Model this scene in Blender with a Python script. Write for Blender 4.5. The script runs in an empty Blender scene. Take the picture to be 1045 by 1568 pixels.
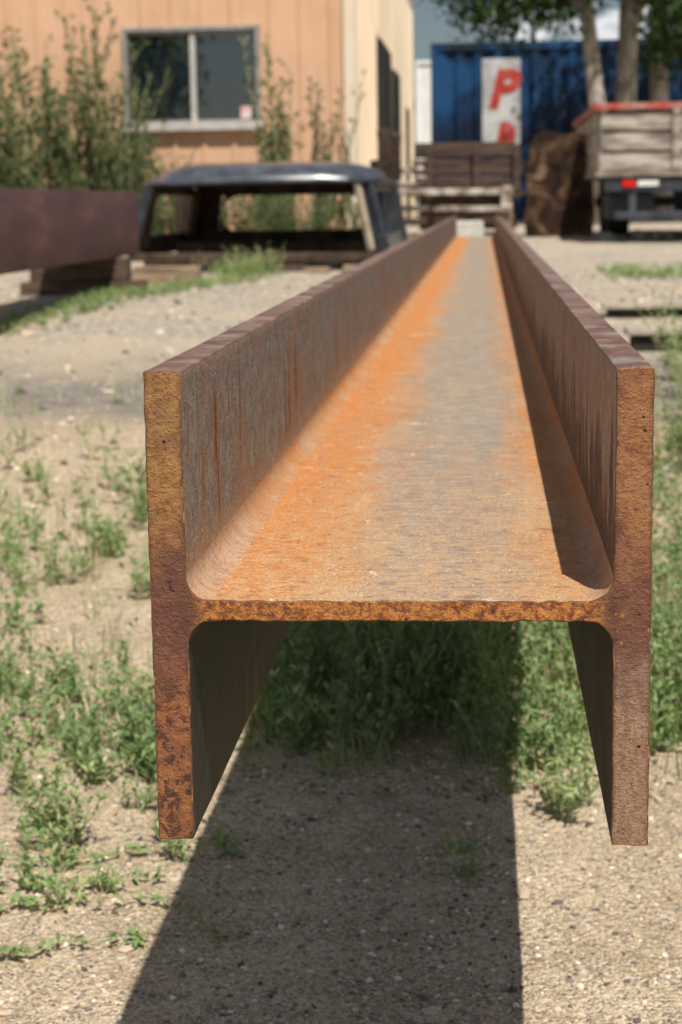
import bpy, math, random, bmesh
import numpy as np
from mathutils import Vector, Matrix, noise as mnoise
R = random.Random(7)
scene = bpy.context.scene
D2R = math.radians

# ---------------------------------------------------------------- node helpers
def mk(name, rough=0.8, spec=0.3):
    m = bpy.data.materials.new(name); m.use_nodes = True
    nt = m.node_tree; b = nt.nodes['Principled BSDF']
    b.inputs['Roughness'].default_value = rough
    b.inputs['Specular IOR Level'].default_value = spec
    return m, nt, b
def setin(nt, sock, v):
    if isinstance(v, bpy.types.NodeSocket): nt.links.new(v, sock)
    elif isinstance(v, (tuple, list)) and len(v) == 3 and sock.type == 'RGBA': sock.default_value = (*v, 1)
    else: sock.default_value = v
def objc(nt): return nt.nodes.new('ShaderNodeTexCoord').outputs['Object']
def vmul(nt, v, s, off=(0,0,0)):
    n = nt.nodes.new('ShaderNodeMapping'); nt.links.new(v, n.inputs[0])
    n.inputs['Scale'].default_value = s; n.inputs['Location'].default_value = off
    return n.outputs[0]
def noi(nt, v, scale, detail=5, rough=0.6, dist=0.0):
    n = nt.nodes.new('ShaderNodeTexNoise'); nt.links.new(v, n.inputs['Vector'])
    n.inputs['Scale'].default_value = scale; n.inputs['Detail'].default_value = detail
    n.inputs['Roughness'].default_value = rough; n.inputs['Distortion'].default_value = dist
    return n.outputs['Fac']
def vor(nt, v, scale, out='Distance', feat='F1'):
    n = nt.nodes.new('ShaderNodeTexVoronoi'); nt.links.new(v, n.inputs['Vector'])
    n.feature = feat; n.inputs['Scale'].default_value = scale
    return n.outputs[out]
def mth(nt, op, a, b=0.0, clamp=False):
    n = nt.nodes.new('ShaderNodeMath'); n.operation = op; n.use_clamp = clamp
    setin(nt, n.inputs[0], a); setin(nt, n.inputs[1], b); return n.outputs[0]
def mul(nt, a, b): return mth(nt, 'MULTIPLY', a, b)
def add(nt, a, b, c=False): return mth(nt, 'ADD', a, b, c)
def mr(nt, v, a, b, c=0.0, d=1.0, smooth=True):
    n = nt.nodes.new('ShaderNodeMapRange'); n.interpolation_type = 'SMOOTHSTEP' if smooth else 'LINEAR'
    setin(nt, n.inputs[0], v)
    for i, x in enumerate((a, b, c, d)): n.inputs[i+1].default_value = x
    return n.outputs[0]
def mix(nt, f, a, b, mode='MIX'):
    n = nt.nodes.new('ShaderNodeMix'); n.data_type = 'RGBA'; n.blend_type = mode
    setin(nt, n.inputs[0], f); setin(nt, n.inputs[6], a); setin(nt, n.inputs[7], b)
    return n.outputs[2]
def ramp(nt, f, stops):
    n = nt.nodes.new('ShaderNodeValToRGB'); nt.links.new(f, n.inputs[0])
    e = n.color_ramp.elements
    while len(e) < len(stops): e.new(0.5)
    for i, (p, c) in enumerate(stops):
        e[i].position = p; e[i].color = (*c, 1)
    return n.outputs[0]
def sep(nt, v):
    n = nt.nodes.new('ShaderNodeSeparateXYZ'); nt.links.new(v, n.inputs[0]); return n.outputs
def bump(nt, b, h, strength=0.3, dist=0.01):
    n = nt.nodes.new('ShaderNodeBump'); nt.links.new(h, n.inputs['Height'])
    n.inputs['Strength'].default_value = strength; n.inputs['Distance'].default_value = dist
    nt.links.new(n.outputs[0], b.inputs['Normal'])
def base(nt, b, c): setin(nt, b.inputs['Base Color'], c)

def simple(name, c1, c2, scale=8, rough=0.8, spec=0.3, bmp=0.2, stretch=(1,1,1), metallic=0, detail=5):
    m, nt, b = mk(name, rough, spec)
    v = vmul(nt, objc(nt), stretch)
    n = noi(nt, v, scale, detail, 0.65)
    f = mr(nt, n, 0.35, 0.65)
    base(nt, b, mix(nt, f, c1, c2)); bump(nt, b, n, bmp, 0.01)
    b.inputs['Metallic'].default_value = metallic
    return m

# ---------------------------------------------------------------- mesh builder
class MB:
    def __init__(s): s.v = []; s.f = []; s.m = []
    def add(s, vs, fs, mi=0):
        o = len(s.v); s.v.extend([tuple(p) for p in vs])
        for f in fs: s.f.append(tuple(i+o for i in f)); s.m.append(mi)
    def box(s, lo, hi, mi=0, M=None):
        x0,y0,z0 = lo; x1,y1,z1 = hi
        vs = [Vector(p) for p in ((x0,y0,z0),(x1,y0,z0),(x1,y1,z0),(x0,y1,z0),(x0,y0,z1),(x1,y0,z1),(x1,y1,z1),(x0,y1,z1))]
        if M is not None: vs = [M @ p for p in vs]
        s.add(vs, [(0,3,2,1),(4,5,6,7),(0,1,5,4),(1,2,6,5),(2,3,7,6),(3,0,4,7)], mi)
    def bar(s, p, q, w, h, mi=0, up=Vector((0,0,1)), w2=None, h2=None):
        p = Vector(p); q = Vector(q); d = (q-p).normalized()
        sx = d.cross(up)
        if sx.length < 1e-3: sx = d.cross(Vector((0,1,0)))
        sx.normalize(); sy = sx.cross(d).normalized()
        w2 = w2 or w; h2 = h2 or h; vs = []
        for c, a, b_ in ((p, w, h), (q, w2, h2)):
            vs += [c-sx*a/2-sy*b_/2, c+sx*a/2-sy*b_/2, c+sx*a/2+sy*b_/2, c-sx*a/2+sy*b_/2]
        s.add(vs, [(0,1,2,3),(7,6,5,4),(0,4,5,1),(1,5,6,2),(2,6,7,3),(3,7,4,0)], mi)
    def tube(s, pts, rad, n=10, mi=0, cap=True):
        pts = [Vector(p) for p in pts]; rings = []
        for i, p in enumerate(pts):
            d = (pts[min(i+1, len(pts)-1)] - pts[max(i-1, 0)]).normalized()
            a = d.cross(Vector((0.13, 0.97, 0.2))).normalized(); b = d.cross(a)
            rings.append([p + (a*math.cos(t)+b*math.sin(t))*rad[i] for t in [2*math.pi*k/n for k in range(n)]])
        vs = [q for r in rings for q in r]; fs = []
        for i in range(len(pts)-1):
            for k in range(n):
                fs.append((i*n+k, i*n+(k+1)%n, (i+1)*n+(k+1)%n, (i+1)*n+k))
        if cap: fs += [tuple(range(n))[::-1], tuple(range((len(pts)-1)*n, len(pts)*n))]
        s.add(vs, fs, mi)
    def obj(s, name, mats, smooth=False, bevel=0, parent=None, angle=None, seg=2):
        me = bpy.data.meshes.new(name); me.from_pydata(s.v, [], s.f)
        for m in mats: me.materials.append(m)
        me.polygons.foreach_set('material_index', s.m)
        if smooth or angle: me.polygons.foreach_set('use_smooth', [True]*len(s.f))
        me.update()
        if angle: me.set_sharp_from_angle(angle=D2R(angle))
        o = bpy.data.objects.new(name, me); scene.collection.objects.link(o)
        if bevel:
            md = o.modifiers.new('b', 'BEVEL'); md.width = bevel; md.segments = seg; md.limit_method = 'ANGLE'
            md.angle_limit = D2R(40)
        if parent: o.parent = parent
        return o
def empty(name, loc=(0,0,0)):
    o = bpy.data.objects.new(name, None); o.empty_display_size = 0.2
    scene.collection.objects.link(o); o.location = loc; return o

# ---------------------------------------------------------------- ground profile
def S(a, b, x):
    t = min(1, max(0, (x-a)/(b-a))); return t*t*(3-2*t)
def gz(x, y):
    h = 0.33*S(2.2, 8.5, y) + 0.11*S(12.5, 18, y) + 0.05*S(20, 30, y)
    a = 0.012*S(1.0, 3.0, y)
    return h + a*mnoise.noise(Vector((x*1.3, y*1.3, 0))) + 0.004*mnoise.noise(Vector((x*6, y*6, 3))) + 0.0018*mnoise.noise(Vector((x*22, y*22, 3)))

# ================================================================ MATERIALS
def steel_web():
    m, nt, b = mk('steel_web_rust', 0.75, 0.15)
    v = objc(nt); x, y, z = sep(nt, v)[:3]
    n1 = noi(nt, vmul(nt, v, (1.0, 0.55, 1)), 14, 5, 0.66, 0.5)
    n2 = noi(nt, vmul(nt, v, (9, 34, 10)), 4.2, 5, 0.74, 0.3)
    n3 = noi(nt, v, 420, 2, 0.75)
    n5 = noi(nt, v, 95, 4, 0.75, 0.4)
    n4 = noi(nt, vmul(nt, v, (1, 0.25, 1)), 6, 4, 0.65)
    lg = noi(nt, vmul(nt, v, (1, 0.06, 1), (5, 2, 0)), 60, 4, 0.65)
    xo = add(nt, x, -0.026)
    ax = mth(nt, 'ABSOLUTE', xo)
    ax = add(nt, ax, mul(nt, mth(nt, 'SUBTRACT', n4, 0.5), 0.11))
    edge = mr(nt, ax, 0.02, 0.105)
    front = mr(nt, y, 0.0, 1.0, 0.75, 0.0)
    f = add(nt, edge, mul(nt, front, n1), True)
    f = add(nt, f, mul(nt, mth(nt, 'SUBTRACT', n2, 0.5), 1.5), True)
    f = add(nt, f, mul(nt, mth(nt, 'SUBTRACT', n5, 0.5), 1.1), True)
    f = add(nt, f, mul(nt, mth(nt, 'SUBTRACT', lg, 0.5), 1.0), True)
    grey = mix(nt, mr(nt, n2, 0.38, 0.62), (0.25, 0.225, 0.195), (0.43, 0.355, 0.275))
    orange = mix(nt, mr(nt, n1, 0.38, 0.62), (0.53, 0.225, 0.075), (0.53, 0.33, 0.18))
    orange = mix(nt, mr(nt, ax, 0.06, 0.12), orange, (0.58, 0.225, 0.06))
    orange = mix(nt, mr(nt, n2, .52, .66, 0, .6), orange, (.56, .38, .23))
    c = mix(nt, f, grey, orange)
    tan = mix(nt, mul(nt, mr(nt, y, 0.03, 0.6, 0.7, 0.0), mr(nt, n5, 0.42, 0.6)), c, (0.54, 0.36, 0.20))
    c = mix(nt, mr(nt, n3, 0.52, 0.66, 0, 0.7), tan, (0.20, 0.10, 0.055))
    c = mix(nt, mr(nt, n5, 0.44, 0.32, 0, 0.7), c, (0.22, 0.115, 0.065))
    big = noi(nt, v, 33, 5, 0.72, 0.8)
    c = mix(nt, mr(nt, big, 0.62, 0.66, 0, 0.8), c, (0.66, 0.48, 0.30))
    c = mix(nt, mr(nt, big, 0.36, 0.31, 0, 0.65), c, (0.17, 0.105, 0.075))
    pale = noi(nt, v, 400, 1, 0.5)
    c = mix(nt, mr(nt, pale, 0.70, 0.725, 0, 0.9), c, (0.80, 0.70, 0.56))
    base(nt, b, c)
    bump(nt, b, add(nt, mul(nt, n2, 0.5), add(nt, n3, mul(nt, n5, 1.4))), 0.7, 0.0013)
    return m
def steel_flange():
    m, nt, b = mk('steel_flange_millscale', 0.62, 0.2)
    v = objc(nt); x, y, z = sep(nt, v)[:3]
    n1 = noi(nt, v, 9, 5, 0.7, 0.4); n6 = noi(nt, v, 26, 6, 0.72, 0.7)
    nl = noi(nt, vmul(nt, v, (1, 1, .5)), 4.5, 2, 0.5)
    st = noi(nt, vmul(nt, v, (1, 13, 1.0)), 3.4, 5, 0.66, 0.3)
    st2 = noi(nt, vmul(nt, v, (1, 26, 5), (3, 1, 2)), 2.2, 5, 0.74, 0.5)
    n3 = noi(nt, v, 300, 2, 0.75); n5 = noi(nt, v, 70, 5, 0.75, 0.3)
    grey = mix(nt, mr(nt, n5, 0.38, 0.62), (0.17, 0.15, 0.132), (0.30, 0.255, 0.21))
    grey = mix(nt, mr(nt, n1, 0.46, 0.64, 0, 0.75), grey, (0.29, 0.17, 0.105))
    grey = mix(nt, mr(nt, n6, 0.54, 0.62, 0, 0.6), grey, (0.23, 0.12, 0.075))
    grey = mix(nt, mr(nt, n6, 0.42, 0.36, 0, 0.5), grey, (0.13, 0.12, 0.115))
    c = mix(nt, mr(nt, st2, 0.56, 0.68, 0, 0.4), grey, (0.42, 0.34, 0.27))
    band = mul(nt, mr(nt, z, 0.015, 0.05), mr(nt, z, 0.15, 0.11))
    rf = mul(nt, mr(nt, st, 0.54, 0.58), mul(nt, mr(nt, nl, 0.44, 0.52), band))
    c = mix(nt, mul(nt, rf, 0.9), c, (0.34, 0.125, 0.04))
    rf2 = mul(nt, mr(nt, st, 0.575, 0.60), mul(nt, mr(nt, nl, 0.47, 0.55), band))
    c = mix(nt, mul(nt, rf2, 0.8), c, (0.065, 0.03, 0.02))
    c = mix(nt, mr(nt, z, 0.05, 0.02, 0, 0.5), c, (0.46, 0.28, 0.16))
    c = mix(nt, mul(nt, mr(nt, z, 0.135, 0.158, 0, .6), mr(nt, n5, .4, .6)), c, (.30, .15, .07))
    c = mix(nt, mr(nt, n3, 0.53, 0.68, 0, 0.7), c, (0.09, 0.06, 0.045))
    nd = noi(nt, v, 440, 1, 0.5)
    c = mix(nt, mr(nt, nd, 0.70, 0.73), c, (0.68, 0.60, 0.50))
    base(nt, b, c)
    bump(nt, b, add(nt, mul(nt, n6, 1.2), add(nt, n3, n5)), 0.65, 0.0012)
    return m
def steel_fillet():
    m, nt, b = mk('steel_fillet_rust', 0.78, 0.15)
    v = objc(nt); x, y, z = sep(nt, v)[:3]
    n1 = noi(nt, vmul(nt, v, (1, 0.5, 1)), 16, 5, 0.65)
    n2 = noi(nt, vmul(nt, v, (1, 3, 1)), 50, 5, 0.75)
    n3 = noi(nt, v, 360, 2, 0.75)
    c = mix(nt, mr(nt, n1, 0.38, 0.62), (0.54, 0.225, 0.07), (0.51, 0.31, 0.175))
    c = mix(nt, mr(nt, y, 0.5, 0.05, 0, 0.6), c, (0.52, 0.35, 0.245))
    c = mix(nt, mr(nt, n2, 0.45, 0.62, 0, 0.7), c, (0.30, 0.185, 0.12))
    c = mix(nt, mr(nt, n3, 0.53, 0.68, 0, 0.7), c, (0.17, 0.09, 0.05))
    base(nt, b, c); bump(nt, b, add(nt, n2, n3), 0.7, 0.0012)
    return m
def steel_outer():
    m, nt, b = mk('steel_outer_rust', 0.58, 0.4)
    v = objc(nt)
    n1 = noi(nt, v, 14, 6, 0.7, 0.5); n3 = noi(nt, v, 260, 2, 0.75)
    n2 = noi(nt, vmul(nt, v, (3, 1, 1)), 22, 5, 0.65)
    c = ramp(nt, n1, [(0.38, (0.09, 0.058, 0.055)), (0.5, (0.19, 0.10, 0.07)), (0.62, (0.27, 0.23, 0.22))])
    c = mix(nt, mr(nt, n2, 0.54, 0.7, 0, 0.5), c, (0.36, 0.18, 0.08))
    c = mix(nt, mr(nt, n3, 0.54, 0.70, 0, 0.65), c, (0.08, 0.04, 0.03))
    base(nt, b, c); bump(nt, b, add(nt, n1, n3), 0.5, 0.0015)
    return m
def steel_end():
    m, nt, b = mk('steel_cut_end', 0.65, 0.25)
    v = objc(nt); x, y, z = sep(nt, v)[:3]
    n1 = noi(nt, v, 22, 6, 0.72, 0.5)
    n2 = noi(nt, v, 75, 5, 0.75, 0.5)
    h = noi(nt, vmul(nt, v, (0.85, 1, 1), (1, 2, 3)), 420, 2, 0.75)
    sp = noi(nt, v, 170, 4, 0.72, 0.6)
    red = mix(nt, mr(nt, n1, 0.38, 0.62), (0.19, 0.07, 0.04), (0.32, 0.13, 0.048))
    red = mix(nt, mr(nt, n2, 0.50, 0.64, 0, 0.6), red, (0.38, 0.165, 0.055))
    yel = mix(nt, mr(nt, n2, 0.36, 0.64), (0.27, 0.13, 0.048), (0.37, 0.195, 0.07))
    yel = mix(nt, mr(nt, n1, 0.46, 0.64, 0, 0.7), yel, (0.22, 0.115, 0.055))
    g = noi(nt, vmul(nt, v, (4, 1, 0.8)), 45, 4, 0.6)
    br = mix(nt, mr(nt, g, 0.4, 0.6), (0.27, 0.155, 0.10), (0.34, 0.225, 0.155))
    br = mix(nt, mr(nt, n2, .50, .62, 0, .5), br, (.22, .115, .07))
    org = mix(nt, mr(nt, sp, 0.42, 0.58), (0.21, 0.07, 0.026), (0.48, 0.19, 0.05))
    wig = mul(nt, mth(nt, 'SUBTRACT', n1, 0.5), 0.12)
    zz = add(nt, z, wig)
    left_up = mul(nt, mr(nt, x, -0.125, -0.135), mr(nt, zz, 0.0, 0.09))
    right_dn = mul(nt, mr(nt, x, 0.128, 0.139), mr(nt, zz, -0.01, -0.045))
    webm = mr(nt, mth(nt, 'ABSOLUTE', x), 0.142, 0.125)
    right_up = mul(nt, mr(nt, x, 0.128, 0.139), mr(nt, zz, 0.02, 0.06))
    midz = mul(nt, mr(nt, mth(nt, 'ABSOLUTE', zz), 0.07, 0.02), mth(nt, 'SUBTRACT', 1.0, webm))
    c = mix(nt, webm, red, org)
    c = mix(nt, left_up, c, yel)
    c = mix(nt, mul(nt, right_up, mr(nt, n2, 0.42, 0.6, 0.2, 0.8)), c, (0.31, 0.155, 0.075))
    c = mix(nt, right_dn, c, br)
    c = mix(nt, mul(nt, midz, 0.7), c, (0.115, 0.05, 0.045))
    lowl = mul(nt, mr(nt, x, -0.125, -0.135), mr(nt, z, -0.03, -0.08))
    dk = mr(nt, n2, 0.485, 0.44, 0, 0.9)
    dk2 = mr(nt, sp, 0.40, 0.34, 0, 0.8)
    up = mth(nt, 'MAXIMUM', left_up, right_up)
    dark = add(nt, mul(nt, dk, add(nt, mul(nt, lowl, 0.7), 0.25)), dk2, True)
    dark = mul(nt, dark, mth(nt, 'SUBTRACT', 1.0, mul(nt, mth(nt, 'MAXIMUM', right_dn, up), 0.5)))
    rim = mr(nt, mth(nt, 'ABSOLUTE', add(nt, mth(nt, 'ABSOLUTE', x), -0.1514)), 0.0085, 0.0118)
    c = mix(nt, mul(nt, mul(nt, rim, mth(nt, 'SUBTRACT', 1.0, webm)), mr(nt, sp, .40, .60, .15, .75)), c, (0.09, 0.042, 0.03))
    c = mix(nt, dark, c, (0.05, 0.026, 0.022))
    c = mix(nt, mul(nt, mul(nt, mr(nt, sp, 0.60, 0.68), mr(nt, n1, 0.45, 0.58, 0.1, .8)), mth(nt, 'SUBTRACT', 1.0, mul(nt, up, .5))), c, (0.52, 0.24, 0.06))
    c = mix(nt, mr(nt, h, 0.54, 0.68, 0, 0.65), c, (0.09, 0.045, 0.03))
    pv = vor(nt, v, 90); pit = mul(nt, mr(nt, pv, 0.14, 0.07), mr(nt, n1, 0.54, 0.58))
    c = mix(nt, pit, c, (0.03, 0.016, 0.012))
    base(nt, b, c)
    hh = add(nt, add(nt, mul(nt, sp, 1.1), mul(nt, n2, 1.3)), mth(nt, 'SUBTRACT', mul(nt, h, .9), pit))
    bump(nt, b, hh, 0.85, 0.0016)
    return m
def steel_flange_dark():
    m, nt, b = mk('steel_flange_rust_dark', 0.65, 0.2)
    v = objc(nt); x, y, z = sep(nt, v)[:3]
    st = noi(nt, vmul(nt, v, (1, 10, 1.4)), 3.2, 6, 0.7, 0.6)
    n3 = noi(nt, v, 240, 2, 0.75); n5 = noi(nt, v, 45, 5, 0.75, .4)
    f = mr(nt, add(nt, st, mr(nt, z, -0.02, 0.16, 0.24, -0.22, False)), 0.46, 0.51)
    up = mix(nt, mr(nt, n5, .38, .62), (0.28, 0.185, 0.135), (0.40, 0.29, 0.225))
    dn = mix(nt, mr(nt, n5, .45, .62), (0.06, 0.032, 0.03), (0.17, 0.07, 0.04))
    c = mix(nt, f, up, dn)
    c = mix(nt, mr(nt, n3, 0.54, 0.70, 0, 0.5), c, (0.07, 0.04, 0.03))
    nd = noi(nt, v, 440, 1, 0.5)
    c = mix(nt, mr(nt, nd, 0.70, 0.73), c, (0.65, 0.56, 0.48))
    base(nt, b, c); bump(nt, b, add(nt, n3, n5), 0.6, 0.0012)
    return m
def steel_under():  # shade below the web put into a much darker steel colour
    m, nt, b = mk('steel_underside_shaded', 0.6, 0.2)
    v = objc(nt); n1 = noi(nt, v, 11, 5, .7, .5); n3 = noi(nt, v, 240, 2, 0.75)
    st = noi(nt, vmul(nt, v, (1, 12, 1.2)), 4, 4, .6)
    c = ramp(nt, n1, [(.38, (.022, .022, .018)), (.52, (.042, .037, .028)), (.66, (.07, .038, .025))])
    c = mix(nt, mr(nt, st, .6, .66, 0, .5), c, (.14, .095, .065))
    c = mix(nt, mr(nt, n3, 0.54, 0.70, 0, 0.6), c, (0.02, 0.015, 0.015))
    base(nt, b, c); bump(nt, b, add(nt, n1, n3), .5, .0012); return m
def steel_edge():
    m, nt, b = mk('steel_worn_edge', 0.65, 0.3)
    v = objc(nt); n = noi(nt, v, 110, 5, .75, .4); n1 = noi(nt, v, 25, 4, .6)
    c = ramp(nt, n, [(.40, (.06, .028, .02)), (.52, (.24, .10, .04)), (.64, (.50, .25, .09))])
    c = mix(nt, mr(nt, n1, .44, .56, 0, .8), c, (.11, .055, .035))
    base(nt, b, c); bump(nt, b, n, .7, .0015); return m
M_web, M_fl, M_fil, M_out, M_end, M_fld = steel_web(), steel_flange(), steel_fillet(), steel_outer(), steel_end(), steel_flange_dark()
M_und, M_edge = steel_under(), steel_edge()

def rust_beam_old():
    m, nt, b = mk('steel_old_rust', 0.7, 0.3)
    v = objc(nt); n1 = noi(nt, vmul(nt, v, (1, 0.3, 1)), 6, 5, 0.65)
    c = ramp(nt, n1, [(0.3, (0.075, 0.036, 0.04)), (0.55, (0.125, 0.062, 0.058)), (0.75, (0.22, 0.105, 0.075))])
    base(nt, b, c); bump(nt, b, n1, 0.3, 0.003); return m
M_old = rust_beam_old()
M_oldtop = simple('steel_old_rust_top', (0.20, 0.12, 0.09), (0.30, 0.20, 0.15), 14)

# ================================================================ STEEL BEAMS
def hbeam(name, D, B, tf, tw, rf, length, loc, mats, ys=None, rz=0.0, dmg=False):
    hx, hz = D/2, B/2; cr = 0.0016
    pts = []; em = []
    def P(x, z, mi): pts.append((x, z)); em.append(mi)
    def arc(cx, cz, r, a0, a1, n, mi, last):
        for i in range(n+1):
            a = D2R(a0+(a1-a0)*i/n)
            P(cx+r*math.cos(a), cz+r*math.sin(a), mi if i < n else last)
    xi = hx-tf
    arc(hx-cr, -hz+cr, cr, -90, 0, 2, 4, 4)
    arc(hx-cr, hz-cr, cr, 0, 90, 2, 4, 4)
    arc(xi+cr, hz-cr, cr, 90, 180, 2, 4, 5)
    arc(xi-rf, tw/2+rf, rf, 0, -90, 8, 3, 1)
    arc(-xi+rf, tw/2+rf, rf, 270, 180, 8, 3, 2)
    arc(-xi-cr, hz-cr, cr, 0, 90, 2, 4, 4)
    arc(-hx+cr, hz-cr, cr, 90, 180, 2, 4, 4)
    arc(-hx+cr, -hz+cr, cr, 180, 270, 2, 4, 4)
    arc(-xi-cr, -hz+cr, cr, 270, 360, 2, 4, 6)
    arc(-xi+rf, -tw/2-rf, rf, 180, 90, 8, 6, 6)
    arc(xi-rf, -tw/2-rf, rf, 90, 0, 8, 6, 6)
    arc(xi+cr, -hz+cr, cr, 180, 270, 2, 4, 4)
    if dmg:
        p2 = []; e2 = []
        for i in range(len(pts)):
            a = pts[i]; b_ = pts[(i+1) % len(pts)]; L = math.dist(a, b_); k = max(1, int(L/0.006))
            for j in range(k):
                t = j/k; p2.append((a[0]+(b_[0]-a[0])*t, a[1]+(b_[1]-a[1])*t)); e2.append(em[i])
        pts, em = p2, e2
    n = len(pts)
    if ys is None: ys = [0, length]
    vs = []; fs = []; ms = []
    for k, y in enumerate(ys):
        for i, (px, pz) in enumerate(pts):
            dx = dz = 0
            if dmg and k < len(ys)-1:
                a = 0.0004 if k > 0 else 0.0006
                dx = a*mnoise.noise(Vector((px*70, y*12, pz*70))) + (0.0006*mnoise.noise(Vector((px*210, 3, pz*210))) if k == 0 else 0)
                dz = a*mnoise.noise(Vector((px*60+9, y*14, pz*60))) + (0.0011*mnoise.noise(Vector((px*190, 8, pz*190))) if k == 0 else 0)
            vs.append((px+dx, y, pz+dz))
    for k in range(len(ys)-1):
        for i in range(n):
            j = (i+1) % n
            fs.append((k*n+i, k*n+j, (k+1)*n+j, (k+1)*n+i)); ms.append(em[i])
    fs.append(tuple(range(n))[::-1]); ms.append(0)
    fs.append(tuple(range((len(ys)-1)*n, len(ys)*n))); ms.append(0)
    me = bpy.data.meshes.new(name); me.from_pydata(vs, [], fs)
    for m in mats: me.materials.append(m)
    me.polygons.foreach_set('material_index', ms)
    me.polygons.foreach_set('use_smooth', [True]*(len(fs)-2)+[False, False]); me.update()
    bm = bmesh.new(); bm.from_mesh(me); bmesh.ops.recalc_face_normals(bm, faces=bm.faces); bm.to_mesh(me); bm.free()
    me.set_sharp_from_angle(angle=D2R(28))
    o = bpy.data.objects.new(name, me); scene.collection.objects.link(o)
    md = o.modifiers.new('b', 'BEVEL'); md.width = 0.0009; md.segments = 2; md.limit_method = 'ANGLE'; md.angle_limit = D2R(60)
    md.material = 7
    o.location = loc; o.rotation_euler = (0, 0, rz)
    return o
ys = [0.0, 0.006]
while ys[-1] < 12.2:
    ys.append(ys[-1] + 0.03 + ys[-1]*0.05)
ys[-1] = 12.2
BX, BY, BZ = -0.056, 1.14, 0.35
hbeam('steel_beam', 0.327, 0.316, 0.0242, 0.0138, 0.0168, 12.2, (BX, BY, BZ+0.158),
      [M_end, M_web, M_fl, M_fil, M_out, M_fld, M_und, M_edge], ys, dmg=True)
hbeam('steel_beam', 0.30, 0.33, 0.018, 0.012, 0.015, 5.2, (-2.00, 4.45, 0.52+0.165),
      [M_old]*7+[M_oldtop], rz=0.0)

# ---------------------------------------------------------------- timber blocks
M_tim = simple('weathered_timber', (0.20, 0.13, 0.08), (0.36, 0.27, 0.18), 6, bmp=0.4, stretch=(1, 8, 8))
M_timx = simple('weathered_timber_dark', (0.06, 0.04, 0.028), (0.15, 0.10, 0.07), 6, bmp=0.4, stretch=(1, 8, 8))
mb = MB()
mb.box((-0.35, 5.0, 0.10), (0.25, 5.14, 0.348)); mb.obj('timber_block', [M_tim], bevel=0.006)
mb = MB(); mb.box((-2.35, 9.0, 0.28), (-1.72, 9.17, 0.40)); mb.box((-2.3, 9.02, 0.402), (-1.8, 9.15, 0.518))
mb.box((-2.4, 5.9, 0.15), (-1.75, 6.05, 0.518)); mb.obj('timber_block', [M_timx], bevel=0.006)
mb = MB(); mb.box((-2.05, 10.0, 0.30), (-1.72, 10.16, 0.39)); mb.box((-2.0, 10.2, 0.30), (-1.62, 10.32, 0.43))
mb.obj('timber_plank', [M_tim], bevel=0.006)

# ================================================================ GROUND
def ground_mat():
    m, nt, b = mk('ground_soil', 0.95, 0.1)
    v = objc(nt); x, y, z = sep(nt, v)[:3]
    n0 = noi(nt, v, 0.9, 4, 0.6); n1 = noi(nt, v, 7, 6, 0.7, .3); n2 = noi(nt, v, 90, 4, 0.75)
    vn = nt.nodes.new('ShaderNodeTexVoronoi'); nt.links.new(v, vn.inputs['Vector']); vn.inputs['Scale'].default_value = 330
    grain = sep(nt, vn.outputs['Color']); gd = vn.outputs['Distance']
    vn2 = nt.nodes.new('ShaderNodeTexVoronoi'); nt.links.new(v, vn2.inputs['Vector']); vn2.inputs['Scale'].default_value = 150
    grain2 = sep(nt, vn2.outputs['Color']); gd2 = vn2.outputs['Distance']
    c = mix(nt, mr(nt, n1, 0.36, 0.62), (0.56, 0.425, 0.27), (0.75, 0.585, 0.40))
    c = mix(nt, mr(nt, n2, 0.50, 0.66, 0, 0.55), c, (0.45, 0.335, 0.215))
    c = mix(nt, mr(nt, grain[0], 0.62, 0.95, 0, 0.65), c, (0.30, 0.23, 0.16))
    c = mix(nt, mr(nt, grain[1], 0.80, 0.95, 0, 0.75), c, (0.88, 0.79, 0.65))
    c = mix(nt, mr(nt, grain[2], 0.91, 0.97, 0, 0.85), c, (0.10, 0.085, 0.075))
    c = mix(nt, mr(nt, grain2[0], 0.90, 0.96, 0, 0.7), c, (0.25, 0.22, 0.20))
    c = mix(nt, mr(nt, grain2[1], 0.92, 0.98, 0, 0.7), c, (0.80, 0.70, 0.57))
    vs = sep(nt, vor(nt, v, 60, 'Color'))[0]
    gr = ramp(nt, vs, [(0.0, (0.20, 0.175, 0.15)), (0.35, (0.44, 0.385, 0.315)), (0.8, (0.58, 0.51, 0.42)), (1.0, (0.82, 0.78, 0.70))])
    n6 = noi(nt, vmul(nt, v, (.7, 1.3, 1)), 2.2, 5, .65)
    gr = mix(nt, mr(nt, n6, 0.42, 0.60, 0.1, 0.85), gr, (0.62, 0.51, 0.375))
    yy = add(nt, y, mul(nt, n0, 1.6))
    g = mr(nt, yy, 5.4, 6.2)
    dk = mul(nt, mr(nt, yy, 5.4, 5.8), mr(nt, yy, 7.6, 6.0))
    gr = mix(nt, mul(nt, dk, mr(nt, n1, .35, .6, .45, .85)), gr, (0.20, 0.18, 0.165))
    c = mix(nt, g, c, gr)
    base(nt, b, c)
    hh = add(nt, mul(nt, n2, 1.0), add(nt, mul(nt, gd, -.5), mul(nt, gd2, -.5)))
    bump(nt, b, hh, 1.0, 0.007)
    return m
M_ground = ground_mat()
xs = sorted(set([-400, -200, -100, -60, -40, -25, -15, -10, -7] + [round(-5+0.1*i, 3) for i in range(40)] + [round(-1+0.025*i, 4) for i in range(81)] + [round(1.1+0.1*i, 3) for i in range(40)] + [7, 10, 15, 25, 40, 60, 100, 200, 400]))
yl = sorted(set([-400, -150, -60, -30, -15, -8, -4, -2, -1, 0, 0.5] + [round(1+0.025*i, 4) for i in range(80)] + [round(3+0.05*i, 3) for i in range(40)] + [round(5+0.2*i, 3) for i in range(80)] + [22, 24, 26, 30, 36, 45, 60, 90, 150, 250, 500]))
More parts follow.
